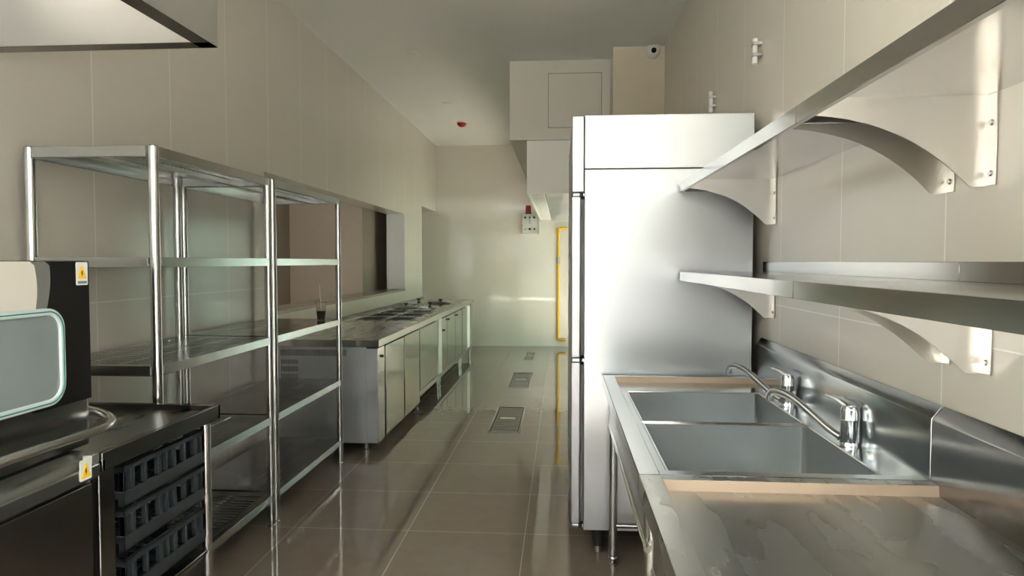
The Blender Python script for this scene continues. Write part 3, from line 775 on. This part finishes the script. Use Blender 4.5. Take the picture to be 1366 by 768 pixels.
h = MB().lathe([(.058, .035), (.058, .0), (.05, -.035), (.03, -.055), (0, -.062)], (.79, 6.055, 3.20), 'z', 28).lathe([(0, .036), (.058, .035)], (.79, 6.055, 3.20), 'z', 28).build('housing', 'white_plastic', t)
MB().lathe([(0, 0), (.022, 0), (.022, -.012), (0, -.014)], (.785, 6.003, 3.185), 'y', 18).build('lens', 'black', h)
t = thing('fire_detector', 'small red fire detector on the ceiling', 'detector', (-1.349, 9.235, ZC))
MB().lathe([(0, 0), (.075, 0), (.075, -.012), (0, -.012)], (-1.349, 9.235, ZC)).build('base', 'white_plastic', t)
MB().lathe([(.062, -.012), (.062, -.03), (.045, -.052), (.02, -.062), (0, -.063)], (-1.349, 9.235, ZC)).build('dome', 'red', t)
for (x, y, l) in ((-1.353, 6.148, 'round pale ceiling cap set over the aisle before the red detector'), (-1.359, 8.137, 'smaller-looking round pale ceiling cap next to the red detector')):
    o = MB().lathe([(0, 0), (.06, 0), (.058, -.006), (.045, -.01), (0, -.011)], (x, y, ZC)).build('ceiling_cap', 'ceiling', None, loc=(x, y, ZC))
    tag(o, l, 'cap', 'ceiling caps')

# ------------------------------------------------------------------ light
wd = bpy.data.worlds.new('World'); S.world = wd; wd.use_nodes = True
nt = wd.node_tree; bg = nt.nodes['Background']
tc = N(nt, 'ShaderNodeTexCoord'); sp = N(nt, 'ShaderNodeSeparateXYZ'); nt.links.new(tc.outputs['Generated'], sp.inputs[0])
cr = N(nt, 'ShaderNodeValToRGB'); mr = N(nt, 'ShaderNodeMapRange'); mr.inputs['From Min'].default_value = -1; mr.inputs['From Max'].default_value = 1
nt.links.new(sp.outputs['Z'], mr.inputs['Value']); nt.links.new(mr.outputs['Result'], cr.inputs['Fac'])
e = cr.color_ramp.elements
e[0].position = 0.; e[0].color = (.45, .42, .36, 1)
e[1].position = 1.; e[1].color = (.62, .80, 1., 1)
for p, c in ((.47, (.60, .57, .50, 1)), (.505, (.95, .95, .90, 1)), (.62, (.88, .95, 1., 1))):
    x = cr.color_ramp.elements.new(p); x.color = c
nt.links.new(cr.outputs['Color'], bg.inputs['Color'])
bg.inputs['Strength'].default_value = 4.0

def portal(loc, rot, sx, sy):
    l = bpy.data.lights.new('daylight_portal', 'AREA'); l.shape = 'RECTANGLE'; l.size = sx; l.size_y = sy; l.cycles.is_portal = True
    o = bpy.data.objects.new('daylight_portal', l); COL.objects.link(o); o.location = loc; o.rotation_euler = rot
    return o
portal(((XL + XR) / 2, CY - .02, ZC / 2), (PI / 2, 0, 0), XR - XL, ZC)
portal((XR + .2, (WY0 + WY1) / 2, WZ1 / 2), (PI / 2, 0, PI / 2), WY1 - WY0, WZ1)
portal((-2.855, EY - .2, 1.6), (PI / 2, 0, 0), 1.0, 2.8)
portal((XL - .1, (CY + SLY) / 2, 1.53), (PI / 2, 0, -PI / 2), SLY - CY - .2, 3.05)
portal((XR + .1, (SRY0 + SRY1) / 2, 2.05), (PI / 2, 0, PI / 2), SRY1 - SRY0, 1.7)

sl_ = bpy.data.lights.new('sun', 'SUN'); sl_.energy = 75; sl_.angle = math.radians(1.); sl_.color = (1., .985, .95)
so = bpy.data.objects.new('sun', sl_); COL.objects.link(so); so.location = (6, -6, 12)
so.rotation_euler = Vector((-.38, .22, -.9)).to_track_quat('-Z', 'Y').to_euler()

# ------------------------------------------------------------------ camera
cam = bpy.data.cameras.new('Camera'); cam.lens = 911 * 36 / 1366; cam.sensor_width = 36; cam.clip_start = .05
co = bpy.data.objects.new('Camera', cam); COL.objects.link(co)
co.location = (0, 0, 1.375)
co.rotation_euler = (math.radians(90 - 2.2002), 0, math.radians(4.1407))
S.camera = co
S.view_settings.view_transform = 'Standard'; S.view_settings.look = 'None'; S.view_settings.gamma = 1; S.view_settings.use_curve_mapping = False
S.view_settings.exposure = 0.9
S.cycles.use_denoising = True
S.cycles.max_bounces = 12; S.cycles.diffuse_bounces = 7; S.cycles.glossy_bounces = 6
S.cycles.sample_clamp_indirect = 8
